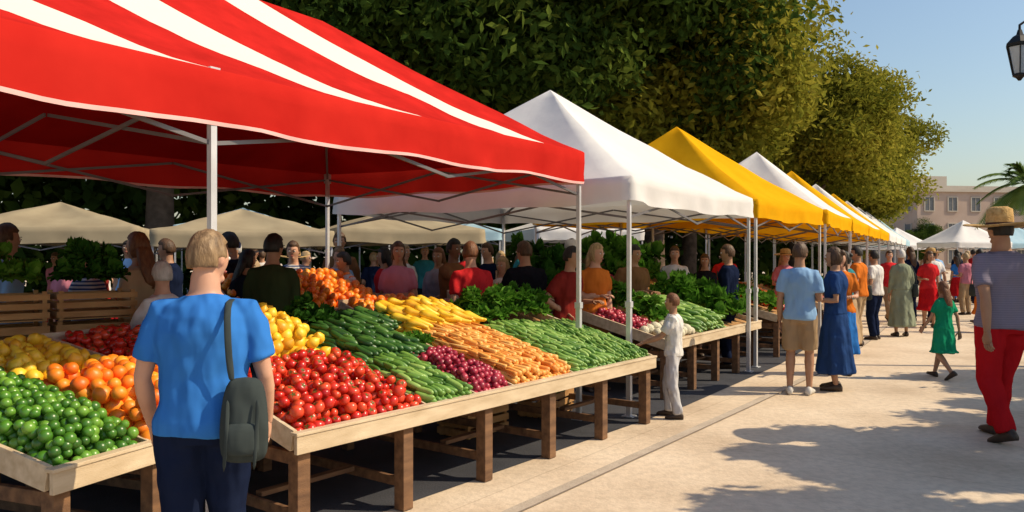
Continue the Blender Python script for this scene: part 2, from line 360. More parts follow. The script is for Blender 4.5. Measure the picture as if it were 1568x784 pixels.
def pile(name,T,u0,u1,v0,v1,base,r,mats,mode='ball',sp=1.85,layers=2,mound=.05,ang=0.0,spy=None,jit=.3):
    Rs=[];Ps=[];Ss=[]
    dx=r*sp; dy=r*(spy or sp)
    for ly in range(layers):
        m=r*.9+ly*r*.35; my=m
        if mode=='long': m=max(m,.02); my=r*2.9
        ys=np.arange(v0+my,v1-my*.6+1e-6,dy); xs=np.arange(u0+m,u1-m+1e-6,dx)
        for i,y in enumerate(ys):
            for j,x in enumerate(xs):
                if ly and random.random()<.35: continue
                xx=x+(dx/2 if (i+ly)%2 else 0)*.9+random.uniform(-jit,jit)*r; yy=y+random.uniform(-jit,jit)*r*(3 if mode=='long' else 1)
                xx=min(max(xx,u0+r*.8),u1-r*.8)
                if mode=='long': yy=min(max(yy,v0+r*2.6),v1-r*1.5)
                cu=(xx-u0)/(u1-u0); cv=(yy-v0)/(v1-v0)
                md=mound*min(1,4*min(cu,1-cu)+.15)*min(1,5*min(max(cv,0),max(1-cv,0))+.15)
                z=T['tz'](yy)-.02+r*.85+ly*r*1.15+md+random.uniform(-.15,.25)*r
                if mode=='ball': R=euler(random.uniform(0,6.28),random.uniform(-.9,.9),random.uniform(-.9,.9))
                elif mode=='leaf': R=euler(random.uniform(0,6.28),random.uniform(-.3,.3),random.uniform(-.3,.3))
                else: R=np.array(Matrix.Rotation(ang+random.uniform(-.25,.25),3,'Z')@Matrix.Rotation(math.radians(90)+math.atan((T['h1']-T['h0'])/T['D'])+random.uniform(-.14,.14),3,'X')@Matrix.Rotation(random.uniform(0,6.28),3,'Z'))
                Rs.append(R);Ps.append((xx,yy,z));Ss.append(r*random.uniform(.80,1.17))
    v,f,m=combine(base,np.array(Rs),np.array(Ps),np.array(Ss))
    return np_obj(name,v,f,mats,m,mw=T['mw'])
u2=V(.609,.793)
T2=table((-1.16,4.23),u2,4.12,1.6,.60,1.03,divs=[(1.02,0,1.6),(1.52,0,1.6),(1.95,0,1.05),(2.76,0,1.6)])
pile('tomato_pile',T2,.02,1.02,0.03,.86,B_tom,.037,[p_tom,p_stem],layers=3,mound=.05)
pile('lemon_pile',T2,.02,.95,.84,1.58,B_lemon,.040,p_yel,layers=4,mound=.09)
pile('leafy_greens_pile',T2,.95,1.5,1.32,1.58,B_leaf,.10,p_dleaf,mode='leaf',sp=.9,layers=2)
pile('cucumber_pile',T2,1.03,1.50,.02,.75,B_cuc,.021,p_cuc,mode='long',sp=1.7,spy=4.6,layers=4,ang=.25,mound=.05)
pile('zucchini_pile',T2,.96,1.75,.62,1.34,B_cuc,.024,p_dcuc,mode='long',sp=1.7,spy=4.2,layers=4,ang=.3,mound=.08)
pile('radish_pile',T2,1.53,1.94,.03,.75,B_sph,.027,p_beet,layers=3,mound=.05)
pile('zucchini_pile',T2,1.50,2.1,1.2,1.58,B_cuc,.024,p_dcuc,mode='long',sp=1.7,spy=4.0,layers=4,ang=.5,mound=.05)
pile('lettuce_pile',T2,1.6,2.0,.75,1.0,B_leaf,.07,p_leaf,mode='leaf',sp=1,layers=1)
pile('squash_pile',T2,1.90,2.80,.95,1.58,B_sq,.034,p_yel,mode='long',sp=1.8,spy=3.6,layers=4,ang=.5,mound=.08)
pile('carrot_pile',T2,1.97,2.75,.03,1.05,B_car,.021,p_car,mode='long',sp=1.5,spy=4.6,layers=5,ang=.12,mound=.06)
pile('cucumber_pile',T2,2.78,3.5,.03,1.1,B_cuc,.020,p_cuc,mode='long',sp=1.6,spy=4.6,layers=4,ang=.2,mound=.06)
pile('lettuce_pile',T2,2.8,4.1,1.05,1.58,B_leaf,.11,p_leaf,mode='leaf',sp=1,layers=2)
pile('green_bean_pile',T2,3.5,4.1,.03,1.0,B_cuc,.016,p_cuc,mode='long',sp=1.7,spy=4.6,layers=5,ang=-.2,mound=.05)
u1=V(.36,.93).normalized()
T1=table((-2.06,3.52),u1,1.25,1.75,.60,.96,divs=[(.56,0,1.75)],step=.6)
pile('lime_pile',T1,.02,.55,.03,1.6,B_sph,.029,p_lime,layers=4,mound=.07)
pile('orange_pile',T1,.57,1.24,.03,.95,B_sph,.045,p_or,layers=3,mound=.07)
pile('mango_pile',T1,.57,1.24,.95,1.72,B_lemon,.042,p_yel,layers=2,mound=.07)
T1b=table((-2.25,5.0),u1,1.0,1.0,.80,1.0,step=.9)
pile('tomato_pile',T1b,.02,.98,.03,.95,B_tom,.038,[p_tom,p_stem],layers=2)
u3=V(.566,.824)
T3=table((1.72,8.65),u3,3.3,1.9,.62,1.12,divs=[(1.0,0,1.9),(2.0,0,1.9)])
pile('radish_pile',T3,.02,.5,.3,1.3,B_sph,.034,p_beet,layers=2)
pile('cauliflower_pile',T3,.02,.98,.03,.35,B_sph,.06,prod('cauliflower_white',[(.6,.55,.40),(.7,.66,.5)],.8,bump=.8,bscale=60),layers=1)
pile('lettuce_pile',T3,.45,1.0,.35,1.85,B_leaf,.13,p_leaf,mode='leaf',sp=1,layers=2)
pile('cucumber_pile',T3,1.02,1.98,.05,1.2,B_cuc,.028,p_cuc,mode='long',sp=1.7,spy=4.6,layers=5,ang=.25,mound=.08)
pile('beet_pile',T3,1.02,2.2,1.2,1.85,B_sph,.05,p_beet,layers=3,mound=.08)
pile('lettuce_pile',T3,2.02,3.2,.05,1.2,B_leaf2,.15,p_leaf,mode='leaf',sp=1,layers=2)
pile('carrot_pile',T3,2.1,3.2,1.2,1.85,B_car,.03,p_car,mode='long',sp=1.6,spy=4,layers=4)
for i,(x,y) in enumerate([(4.2,12.3),(6.0,15.2),(8.0,18.9)]):
    T=table((x,y),ur,3.0,1.5,.62,1.0)
    pile('lettuce_pile',T,.05,1.2,.05,1.4,B_leaf,.15,p_leaf,mode='leaf',sp=1,layers=1)
    pile('tomato_pile',T,1.2,2.0,.05,1.4,B_sph,.05,p_tom,layers=1)
    pile('orange_pile',T,2.0,2.95,.05,1.4,B_sph,.06,p_or,layers=1)
Ta=table((-2.75,7.95),(.75,.66),1.7,.9,.98,1.32,step=1.2)
pile('orange_pile',Ta,.03,1.67,.03,.88,B_sph,.048,p_or,layers=2,mound=.08)
Tb=table((-.35,8.75),(.85,.5),.75,.8,.95,1.12,step=1)
pile('orange_pile',Tb,.03,.72,.03,.78,B_sph,.045,p_or,layers=2,mound=.06)
Tc=table((-1.35,8.0),(.75,.66),1.1,.8,.85,1.05,step=1)
pile('orange_pile',Tc,.03,1.07,.03,.78,B_sph,.045,p_or,layers=2)
Td=table((.55,9.2),(.6,.8),1.0,.9,1.0,1.35,step=1)
pile('dark_greens_pile',Td,.03,.97,.03,.88,B_leaf2,.17,p_dleaf,mode='leaf',sp=.9,layers=2)
Te=table((1.6,11.0),(.566,.824),1.8,.9,1.0,1.5,step=1)
pile('dark_greens_pile',Te,.03,1.77,.03,.88,B_leaf2,.2,p_leaf,mode='leaf',sp=.9,layers=2)
def crate(x,y,z,rz,w=.56,d=.36,h=.26,fill=None,fm=None,fr=.04):
    e=empty('wooden_crate',(x,y,z),rz); a=MB()
    for k in range(3):
        zz=.035+k*(h-.02)/3+.01
        for s in(-1,1):
            a.box((0,s*(d/2),zz),(w,.012,h/3-.03)); a.box((s*(w/2-.006),0,zz),(.012,d-.014,h/3-.03))
    for sx in(-1,1):
        for sy in(-1,1): a.box((sx*(w/2-.03),sy*(d/2-.02),h/2),(.03,.026,h))
    for k in range(5): a.box((0,-d/2+.04+k*(d-.08)/4,.008),(w-.03,.05,.01))
    a.obj('slats',m_crate,e,smooth=False)
    if fill is not None:
        T=dict(mw=Matrix.Translation((x,y,z))@Matrix.Rotation(rz,4,'Z')@Matrix.Translation((-w/2,-d/2,0)),tz=lambda q:h-.03,h0=h,h1=h,D=d,L=w)
        if fill=='l': pile('dark_greens_pile',T,-.02,w+.02,-.02,d+.02,B_leaf2,.115,fm,mode='leaf',sp=.75,layers=2,mound=.05)
        else: pile('apple_pile',T,.0,w,.0,d,B_sph,fr,fm,sp=1.8,layers=2,mound=.03)
cu=V(.75,.66)
Tf=table((-4.15,4.98),cu,1.45,.6,.80,.82,step=.7,name='crate_stand')
ca=math.atan2(.66,.75)
for i in range(3):
    q=V(-4.15,4.98)+cu*(.30+i*.6-.1)+V(-.66,.75)*.26
    crate(q.x,q.y,.855,ca); crate(q.x,q.y,1.12,ca+.03*(i-1),h=.22,fill='l',fm=p_dleaf if i!=1 else p_leaf)
for (x,y,r) in [(-.35,7.1,.9),(.35,7.95,1.1)]: crate(x,y,.006,r,fill='b',fm=p_lime)
# ------------------------------------------------------------ people
clo=D.textures.new('cloth_folds','CLOUDS'); clo.noise_scale=.16; clo.noise_depth=1
def cloth(n,c): return M(n,[tuple(x*.80 for x in c),c],scale=3,matte=True,bump=1.0,bscale=7.5,bdist=.045,stretch=(1.5,1.5,.75),bdet=.8,detail=2)
CM={}
def cm(n,c):
    if n not in CM: CM[n]=cloth(n,c)
    return CM[n]
C={k:cm(k+'_cloth',v) for k,v in dict(blue=(.04,.19,.58),navy=(.012,.018,.045),green=(.045,.06,.025),red=(.60,.03,.035),pink=(.55,.20,.26),white=(.72,.70,.68),lblue=(.26,.44,.70),khaki=(.36,.25,.15),dress=(.025,.06,.18),grey=(.28,.26,.31),redt=(.50,.015,.02),kid=(.015,.28,.14),black=(.015,.015,.02),maroon=(.22,.025,.02),brown=(.22,.11,.05),sage=(.25,.28,.20),orange=(.65,.18,.03),pale=(.56,.55,.57),teal=(.04,.22,.25),bag=(.05,.062,.062),tan=(.45,.32,.2)).items()}
def stripe_cloth(nm,c1,c2,sc):
    m=cloth(nm,c1); nt=m.node_tree; N=nt.nodes; L=nt.links; b=[n for n in N if n.type=='BSDF_DIFFUSE'][0]; tc=[n for n in N if n.type=='TEX_COORD'][0]
    wv=N.new('ShaderNodeTexWave'); wv.bands_direction='Z'; wv.inputs['Scale'].default_value=sc; wv.inputs['Distortion'].default_value=.4; L.new(tc.outputs['Object'],wv.inputs['Vector'])
    r=N.new('ShaderNodeValToRGB'); L.new(wv.outputs['Fac'],r.inputs['Fac']); r.color_ramp.elements[0].color=(*c1,1); r.color_ramp.elements[1].color=(*c2,1); r.color_ramp.elements[0].position=.4; r.color_ramp.elements[1].position=.6
    L.new(r.outputs[0],b.inputs['Color']); return m
C['stripe']=stripe_cloth('striped_cloth',(.6,.58,.55),(.06,.09,.2),9); C['plaid']=stripe_cloth('plaid_cloth',(.24,.21,.28),(.20,.185,.25),18)
skins=[M('skin_a',[(.50,.26,.17),(.60,.34,.23)],rough=.55,scale=8),M('skin_b',[(.34,.175,.10),(.44,.235,.14)],rough=.55,scale=8),M('skin_c',[(.14,.07,.04),(.19,.10,.06)],rough=.5,scale=8)]
def hm(n,a,b): return M(n,[a,b],rough=.55,scale=14,bump=.5,bscale=22,bdist=.015,stretch=(3,3,1))
hairs=dict(blond=hm('hair_blond',(.26,.16,.07),(.50,.36,.19)),sandy=hm('hair_sandy',(.12,.07,.032),(.32,.21,.11)),brown=hm('hair_brown',(.04,.02,.01),(.11,.055,.025)),auburn=hm('hair_auburn',(.10,.035,.015),(.2,.08,.03)),black=hm('hair_black',(.008,.007,.006),(.025,.02,.018)),grey=hm('hair_grey',(.4,.38,.36),(.6,.58,.55)))
m_eye=M('eye_white',[(.75,.73,.7)],rough=.3); m_pup=M('eye_dark',[(.02,.012,.01)],rough=.2); m_lip=M('lips',[(.40,.12,.10)],rough=.5); m_straw=M('straw',[(.42,.25,.08),(.66,.44,.18)],rough=.9,scale=30,bump=.5,bscale=80); m_shoe=M('shoe_leather',[(.05,.03,.02)],rough=.5); m_shoew=M('shoe_white',[(.6,.58,.55)],rough=.6); m_band=M('hat_band',[(.08,.03,.02)],rough=.8)
ARM=dict(down=((.14,.0,-1),(.03,.22,-1)),bent=((.16,-.12,-1),(-.12,.95,.05)),reach=((.10,.55,-.8),(-.05,.95,-.35)),hip=((.55,-.3,-1),(-.62,.35,-.45)),walkf=((.12,.38,-1),(0,.75,-.9)),walkb=((.14,-.42,-1),(.04,-.12,-1)),up=((.15,.5,-.7),(-.35,.5,.9)),low=((.24,.04,-1),(-.02,.5,-.85)),cross=((.2,.15,-1),(-.85,.6,.1)),point=((.3,.8,-.35),(.1,1,.1)))
def ik(h,a,l1,l2,fwd):
    d=a-h; L=min(d.length,(l1+l2)*.999); dn=d.normalized(); x=(l1*l1-l2*l2+L*L)/(2*L); y=math.sqrt(max(l1*l1-x*x,0)); pf=fwd-dn*fwd.dot(dn); pf.normalize()
    return h+dn*x+pf*y
def person(name,x,y,H=1.75,face=0,female=False,top='white',sleeve='short',bot='trousers',botc='navy',skin=0,hair='brown',style='short',hat=None,arms=('down','down'),legs='stand',lean=0,yaw=0,vox=.016,wide=1.0,shoe=None,hem=.1,bag=False):
    k=H/1.75; e=empty(name,(x,y,0),math.radians(face)); e.scale=(k,k,k)
    hipz=.91 if legs!='walk' else .885
    lr=math.radians(lean)
    def up(p):
        p=Vector(p)
        if lr and p.z>hipz-.02:
            f=min(1,(p.z-hipz+.02)/.12); R=Matrix.Rotation(-lr*f,3,'X'); o=V(0,0,hipz); return o+R@(p-o)
        return p
    hc=V(0,.025,1.635)
    def hd(p):
        q=Matrix.Rotation(math.radians(yaw),3,'Z')@(Vector(p)-V(0,0,hc.z))+V(0,0,hc.z)
        return up(q)
    W=wide; fs_=.90 if female else 1.0
    tor=[(.86,.150,.100),(.93,.168 if not female else .178,.118),(1.02,.150 if not female else .145,.105),(1.11,.145 if not female else .120,.098),(1.22,.162*fs_,.112),(1.31,.172*fs_,.120),(1.375,.168*fs_,.108),(1.425,.140*fs_,.086),(1.455,.098,.070),(1.485,.062,.058),(1.575,.054,.056)]
    body=MB(); body.rings([(0,(.0 if z<1.45 else .006),z,rx*W,ry*W) for z,rx,ry in tor],18,T=up)
    def hf(d):
        kk=1
        if d.z<0: kk*=1-.20*(-d.z)*(1 if abs(d.x)>.3 else .5)
        return kk
    body.ell(hc,(.074,.094,.118),16,12,T=hd,fn=hf)
    body.ell((0,hc.y+.093,hc.z-.012),(.012,.020,.022),8,6,T=hd); body.ell((0,hc.y+.06,hc.z-.085),(.03,.028,.022),8,6,T=hd)
    for s in(-1,1): body.ell((s*.076,hc.y-.005,hc.z-.005),(.010,.019,.030),8,6,T=hd)
    shx=.176*fs_*W; shirt=MB(); hands=MB()
    for s,ap in((-1,arms[0]),(1,arms[1])):
        U,F=ARM[ap]; sh=up((s*shx,-.005,1.385)); R=Matrix.Rotation(-lr*.6,3,'X')
        U=(R@V(U[0]*s,U[1],U[2])).normalized(); F=(V(F[0]*s,F[1],F[2])).normalized()
        el=sh+U*.28; wr=el+F*.25; a=1.0 if not female else .85
        body.tube([sh-U*.0,sh+U*.07,sh+U*.2,el,el+F*.07,el+F*.17,wr,wr+F*.03],[r*a for r in(.040,.046,.043,.037,.041,.034,.026,.024)],12)
        ins=V(-s*.085,0,.030)
        if sleeve=='short': shirt.tube([sh+ins,sh-U*.012+V(-s*.012,0,.0),sh+U*.05,sh+U*.12,sh+U*.20],[.056*a,.068*a,.067*a,.064*a,.066*a],16)
        elif sleeve=='long': shirt.tube([sh+ins,sh-U*.012+V(-s*.012,0,0),sh+U*.06,sh+U*.2,el,el+F*.08,el+F*.18,wr+F*-.01],[r*a for r in(.056,.067,.065,.056,.052,.051,.044,.039)],14)
        w_=V(0,1,0) if abs(F.y)<.75 else V(-s,0,0)
        w_=(w_-F*w_.dot(F)).normalized(); p_=F.cross(w_)
        if p_.dot(V(-s,0,-.8))<0: p_=-p_
        o=wr+F*.02
        hands.tube([o-F*.015,o+F*.015,o+F*.055,o+F*.09],[(.024,.018),(.034,.017),(.042,.015),(.040,.012)],10,ref=w_)
        for q,(off,ln) in enumerate(((.031,.068),(.0105,.076),(-.0105,.070),(-.031,.055))):
            b0=o+F*.078+w_*off; c1=b0+F*ln*.48+p_*.004; c2=c1+(F*.8+p_*.55).normalized()*ln*.32; c3=c2+(F*.5+p_*.85).normalized()*ln*.28
            hands.tube([b0,c1,c2,c3],[.0098,.0092,.0082,.006],7)
        b0=o+F*.022+w_*.026+p_*.004; c1=b0+(F*.6+w_*.75+p_*.25).normalized()*.042; c2=c1+(F*.9+w_*.2+p_*.3).normalized()*.030; hands.tube([b0,c1,c2,c2+F*.012],[.014,.012,.010,.006],7)
    trou=MB(); shoes=MB()
    for s in(-1,1):
        hp=V(s*.088*W,0,hipz); pitch=0
        if legs=='walk':
            fy=.27 if s>0 else -.24; an=V(s*.085,fy,.085 if s>0 else .15); pitch=(-8 if s>0 else 32)
        elif legs=='stride':
            fy=.17 if s>0 else -.15; an=V(s*.085,fy,.085 if s>0 else .11); pitch=(0 if s>0 else 18)
        elif legs=='step': fy=.08 if s>0 else -.08; an=V(s*.11,fy,.085)
        elif legs=='close': an=V(s*.074,s*.05,.085)
        else: an=V(s*.105,.0+s*.02,.085)
        kn=ik(hp,an,.425,.41,V(s*.08,1,0)); a=hp.lerp(kn,.35); c=kn.lerp(an,.3); 
        body.tube([hp+V(0,0,.02),a,hp.lerp(kn,.75),kn,c,kn.lerp(an,.7),an,an+V(0,.0,-.03)],[.088*W,.082*W,.062,.052,.056,.042,.034,.036],12)
        if bot in('trousers',): trou.tube([hp+V(0,0,.03),a,hp.lerp(kn,.7),kn,c,kn.lerp(an,.7),an+V(0,0,-.01)],[.100*W,.098*W,.090,.082,.080,.072,.068],14)
        elif bot=='shorts': trou.tube([hp+V(0,0,.03),a,hp.lerp(kn,.7),hp.lerp(kn,.92)],[.102*W,.102*W,.096,.094],14)
        Rp=Matrix.Rotation(math.radians(-pitch),3,'X')@Matrix.Rotation(-s*.12,3,'Z')
        def fp(q): return an+Rp@Vector(q)
        rs=[(-.075,.022,.030),(-.055,.036,.048),(-.01,.038,.055),(.05,.042,.042),(.11,.047,.032),(.16,.040,.026),(.185,.018,.014)]
        vs=[];fs=[];n=12
        for (yy,rx,rz) in rs:
            for j in range(n):
                t=2*math.pi*j/n; zz=rz+rz*math.sin(t); zz=max(zz,.006); vs.append(fp((rx*math.cos(t),yy,zz-.085)))
        for i in range(len(rs)-1):
            for j in range(n): fs.append((i*n+j,i*n+(j+1)%n,(i+1)*n+(j+1)%n,(i+1)*n+j))
        fs.append(tuple(range(n-1,-1,-1))); fs.append(tuple((len(rs)-1)*n+j for j in range(n)))
        shoes.add(vs,fs)
    t0=.875 if bot!='dress' else .95
    pts=[(z,rx+.022,ry+.024) for z,rx,ry in tor if z>t0 and z<1.44]
    pts=[(t0-.005,(.172 if not female else .182)+.014,.138)]+pts+[(1.456,.112,.090),(1.476,.084,.078)]
    shirt.rings([(0,0,z,rx*W,ry*W) for z,rx,ry in pts],20,T=up)
    if bot in('trousers','shorts'): trou.rings([(0,0,.83,.165*W,.108*W),(0,0,.90,.180*W,.128*W),(0,0,.98,.172*W,.122*W),(0,0,1.03,.160*W,.114*W)],18,T=up)
    elif bot=='skirt' or bot=='dress': 
        hz=hem+.2 if bot=='skirt' else hem
        vs=[];fs=[];n=36; rr_=[(hz,.25,.225,1),(hz+.02,.252,.227,1),(.5,.222,.192,.7),(.72,.202,.165,.4),(.92,.190,.138,.1),(1.03,.155,.118,0),(1.08,.145,.112,0)]
        for (z,rx,ry,fo) in rr_:
            for j in range(n):
                t=2*math.pi*j/n; q=1+.085*fo*math.sin(9*t+x*3)+.04*fo*math.sin(5*t+y); vs.append(up((rx*q*math.cos(t),ry*q*math.sin(t),z)))
        for i in range(len(rr_)-1):
            for j in range(n): fs.append((i*n+j,i*n+(j+1)%n,(i+1)*n+(j+1)%n,(i+1)*n+j))
        fs.append(tuple(range(n-1,-1,-1))); fs.append(tuple((len(rr_)-1)*n+j for j in range(n))); trou.add(vs,fs)
    near=vox<.014
    def fin(mb,nm,mat,vx,disp=0,remesh=True,sm=4):
        if not mb.v: return
        o=mb.obj(nm,mat,e)
        if remesh:
            r=o.modifiers.new('r','REMESH'); r.mode='VOXEL'; r.voxel_size=vx; r.use_smooth_shade=True
            s=o.modifiers.new('s','SMOOTH'); s.iterations=sm; s.factor=.5
        if disp:
            d=o.modifiers.new('d','DISPLACE'); d.texture=clo; d.strength=disp; d.mid_level=.45; d.texture_coords='LOCAL'
            s=o.modifiers.new('s2','SMOOTH'); s.iterations=2; s.factor=.5
        return o
    fin(body,'body',skins[skin],vox); fin(shirt,'top_garment',C[top],vox,.032,sm=4 if near else 2)
    fin(trou,'lower_garment',C[botc],vox,.030,sm=3); fin(hands,'hands',skins[skin],0,remesh=False); fin(shoes,'shoes',shoe or m_shoe,0,remesh=False)
    fc=MB()
    for s in(-1,1):
        fc.ell((s*.030,hc.y+.083,hc.z+.008),(.014,.010,.009),8,6,0,T=hd); fc.ell((s*.030,hc.y+.0915,hc.z+.008),(.006,.004,.006),8,6,1,T=hd); fc.ell((s*.031,hc.y+.089,hc.z+.028),(.018,.007,.0035),8,5,1,T=hd)
    fc.ell((0,hc.y+.086,hc.z-.052),(.023,.010,.007),10,6,2,T=hd); fc.obj('face_features',[m_eye,m_pup,m_lip],e)
    if style!='none':
        hb=MB()
        def hfn(d):
            r=1.10+.05*noise.noise(Vector((d.x*3+x,d.y*3,d.z*2)))+.025*noise.noise(Vector((d.x*14+x,d.y*14,d.z*5)))
            if d.y>.30 and d.z<.50: r=.80
            elif d.z<-.42 and (style=='short'): r=.82
            elif abs(d.x)>.55 and d.z<-.05 and d.y>-.15 and style=='short': r=.9
            return r
        nn_=(48,32) if near else (24,16)
        hb.ell((hc.x,hc.y-.006,hc.z+.008),(.078,.097,.118),*nn_,T=hd,fn=hfn)
        if style=='long': hb.tube([hd((0,hc.y-.04,hc.z+.04)),hd((0,hc.y-.075,hc.z-.06)),up((0,-.09,1.46)),up((0,-.125,1.34)),up((0,-.125,1.27))],[(.07,.06),(.082,.05),(.085,.04),(.065,.028),(.03,.012)],14,ref=(1,0,0))
        if style=='bun': hb.ell((0,hc.y-.10,hc.z+.06),(.042,.042,.04),12,8,T=hd)
        hb.obj('hair',hairs[hair],e)
    if bag:
        bb=MB(); bx=.24*W
        bb.rings([(bx,-.02,.80,.04,.10),(bx,-.02,.82,.055,.13),(bx,-.02,.95,.055,.13),(bx,-.02,1.06,.035,.12)],14)
        bb.tube([(bx,-.10,1.04),(bx-.02,-.10,1.25),(bx-.09,-.05,1.445),(bx-.09,.04,1.44),(bx-.02,.10,1.25),(bx,.08,1.04)],[(.012,.005)]*6,6,ref=(1,0,0))
        bb.obj('handbag',C[bag],e)
    if hat:
        ht=MB(); q=1.18 if hat=='big' else 1
        if hat=='cap': prof=[(.084,.020),(.088,.05),(.083,.095),(.06,.128),(.03,.142),(.001,.146)]
        else: prof=[(.205*q,.055),(.200*q,.061),(.15*q,.050),(.093,.048),(.092,.075),(.090,.11),(.084,.150*q),(.05,.168*q),(.001,.170*q)]
        vs=[];fs=[];n=28
        for (r,z) in prof:
            for j in range(n):
                t=2*math.pi*j/n; dd=.012*math.sin(2*t+x) if r>.15 else 0
                vs.append(hd((r*math.cos(t),hc.y-.003+r*1.12*math.sin(t),hc.z+z-.012+dd)))
        for i in range(len(prof)-1):
            for j in range(n): fs.append((i*n+j,i*n+(j+1)%n,(i+1)*n+(j+1)%n,(i+1)*n+j))
        ht.add(vs,fs)
        if hat!='cap':
            for k2,f_ in enumerate(ht.f):
                if 3*n<=k2<4*n: ht.m[k2]=1
        else: ht.ell((0,hc.y+.12,hc.z+.022),(.062,.062,.007),14,6,T=hd)
        o=ht.obj('hat',[m_straw,m_band] if hat!='cap' else C['navy' if x<0 else 'white'],e)
        if hat!='cap': sdm=o.modifiers.new('s','SOLIDIFY'); sdm.thickness=.006
    return e
MX=-1.325
person('man',MX,3.36,1.70,face=10,top='blue',bot='trousers',botc='navy',skin=0,hair='sandy',arms=('low','low'),lean=4,yaw=-32,vox=.0085,wide=1.10,legs='close')
bagm=MB()
bagm.rings([(.20,-.16,.77,.075,.045),(.20,-.165,.80,.098,.062),(.20,-.165,.90,.104,.070),(.20,-.155,1.02,.095,.060),(.20,-.145,1.10,.08,.045),(.20,-.14,1.13,.05,.025)],20)
bagm.rings([(.20,-.225,.81,.068,.018),(.20,-.232,.83,.074,.022),(.20,-.230,.93,.072,.022),(.20,-.218,.95,.062,.015)],16)
bagm.tube([(.15,-.15,1.10),(.135,-.158,1.22),(.13,-.152,1.33),(.12,-.11,1.43),(.12,.0,1.468),(.13,.10,1.42),(.16,.15,1.25),(.22,.05,1.10),(.24,-.08,1.05)],[(.016,.005)]*9,8,ref=(1,0,0))
for q in(.14,.26): bagm.tube([(q,-.21,1.05),(q+.005,-.235,.98),(q,-.245,.90),(q-.01,-.24,.74)],[(.010,.003)]*4,6,ref=(1,0,0))
bg_=empty('shoulder_bag',(MX,3.36,0),math.radians(10)); bg_.scale=(.971,)*3; o=bagm.obj('bag',C['bag'],bg_)
sm=o.modifiers.new('s','SUBSURF'); sm.levels=1; sm.render_levels=1
person('man',4.25,6.8,1.95,face=8,top='plaid',bot='trousers',botc='redt',skin=1,hair='black',hat='big',arms=('walkb','walkf'),legs='stride',vox=.011,wide=1.12)
person('man',3.32,9.05,1.74,face=-25,top='lblue',bot='shorts',botc='khaki',skin=1,hair='brown',arms=('down','bent'),yaw=-15,vox=.012,shoe=m_shoew)
person('woman',3.86,9.35,1.69,face=60,female=True,top='dress',sleeve='short',bot='dress',botc='dress',skin=1,hair='brown',style='bun',arms=('bent','up'),vox=.012,hem=.22)
person('woman',4.45,10.6,1.66,face=150,female=True,top='orange',bot='skirt',botc='blue',skin=0,hair='brown',style='long',arms=('bent','down'))
person('child',1.60,7.76,1.22,face=70,top='white',sleeve='short',bot='trousers',botc='pale',skin=1,hair='auburn',arms=('reach','reach'),vox=.014,legs='step',wide=.96)
person('girl',5.62,10.2,1.26,face=20,female=True,top='kid',bot='skirt',botc='kid',skin=1,hair='auburn',style='long',arms=('walkf','walkb'),legs='walk',hem=.28)
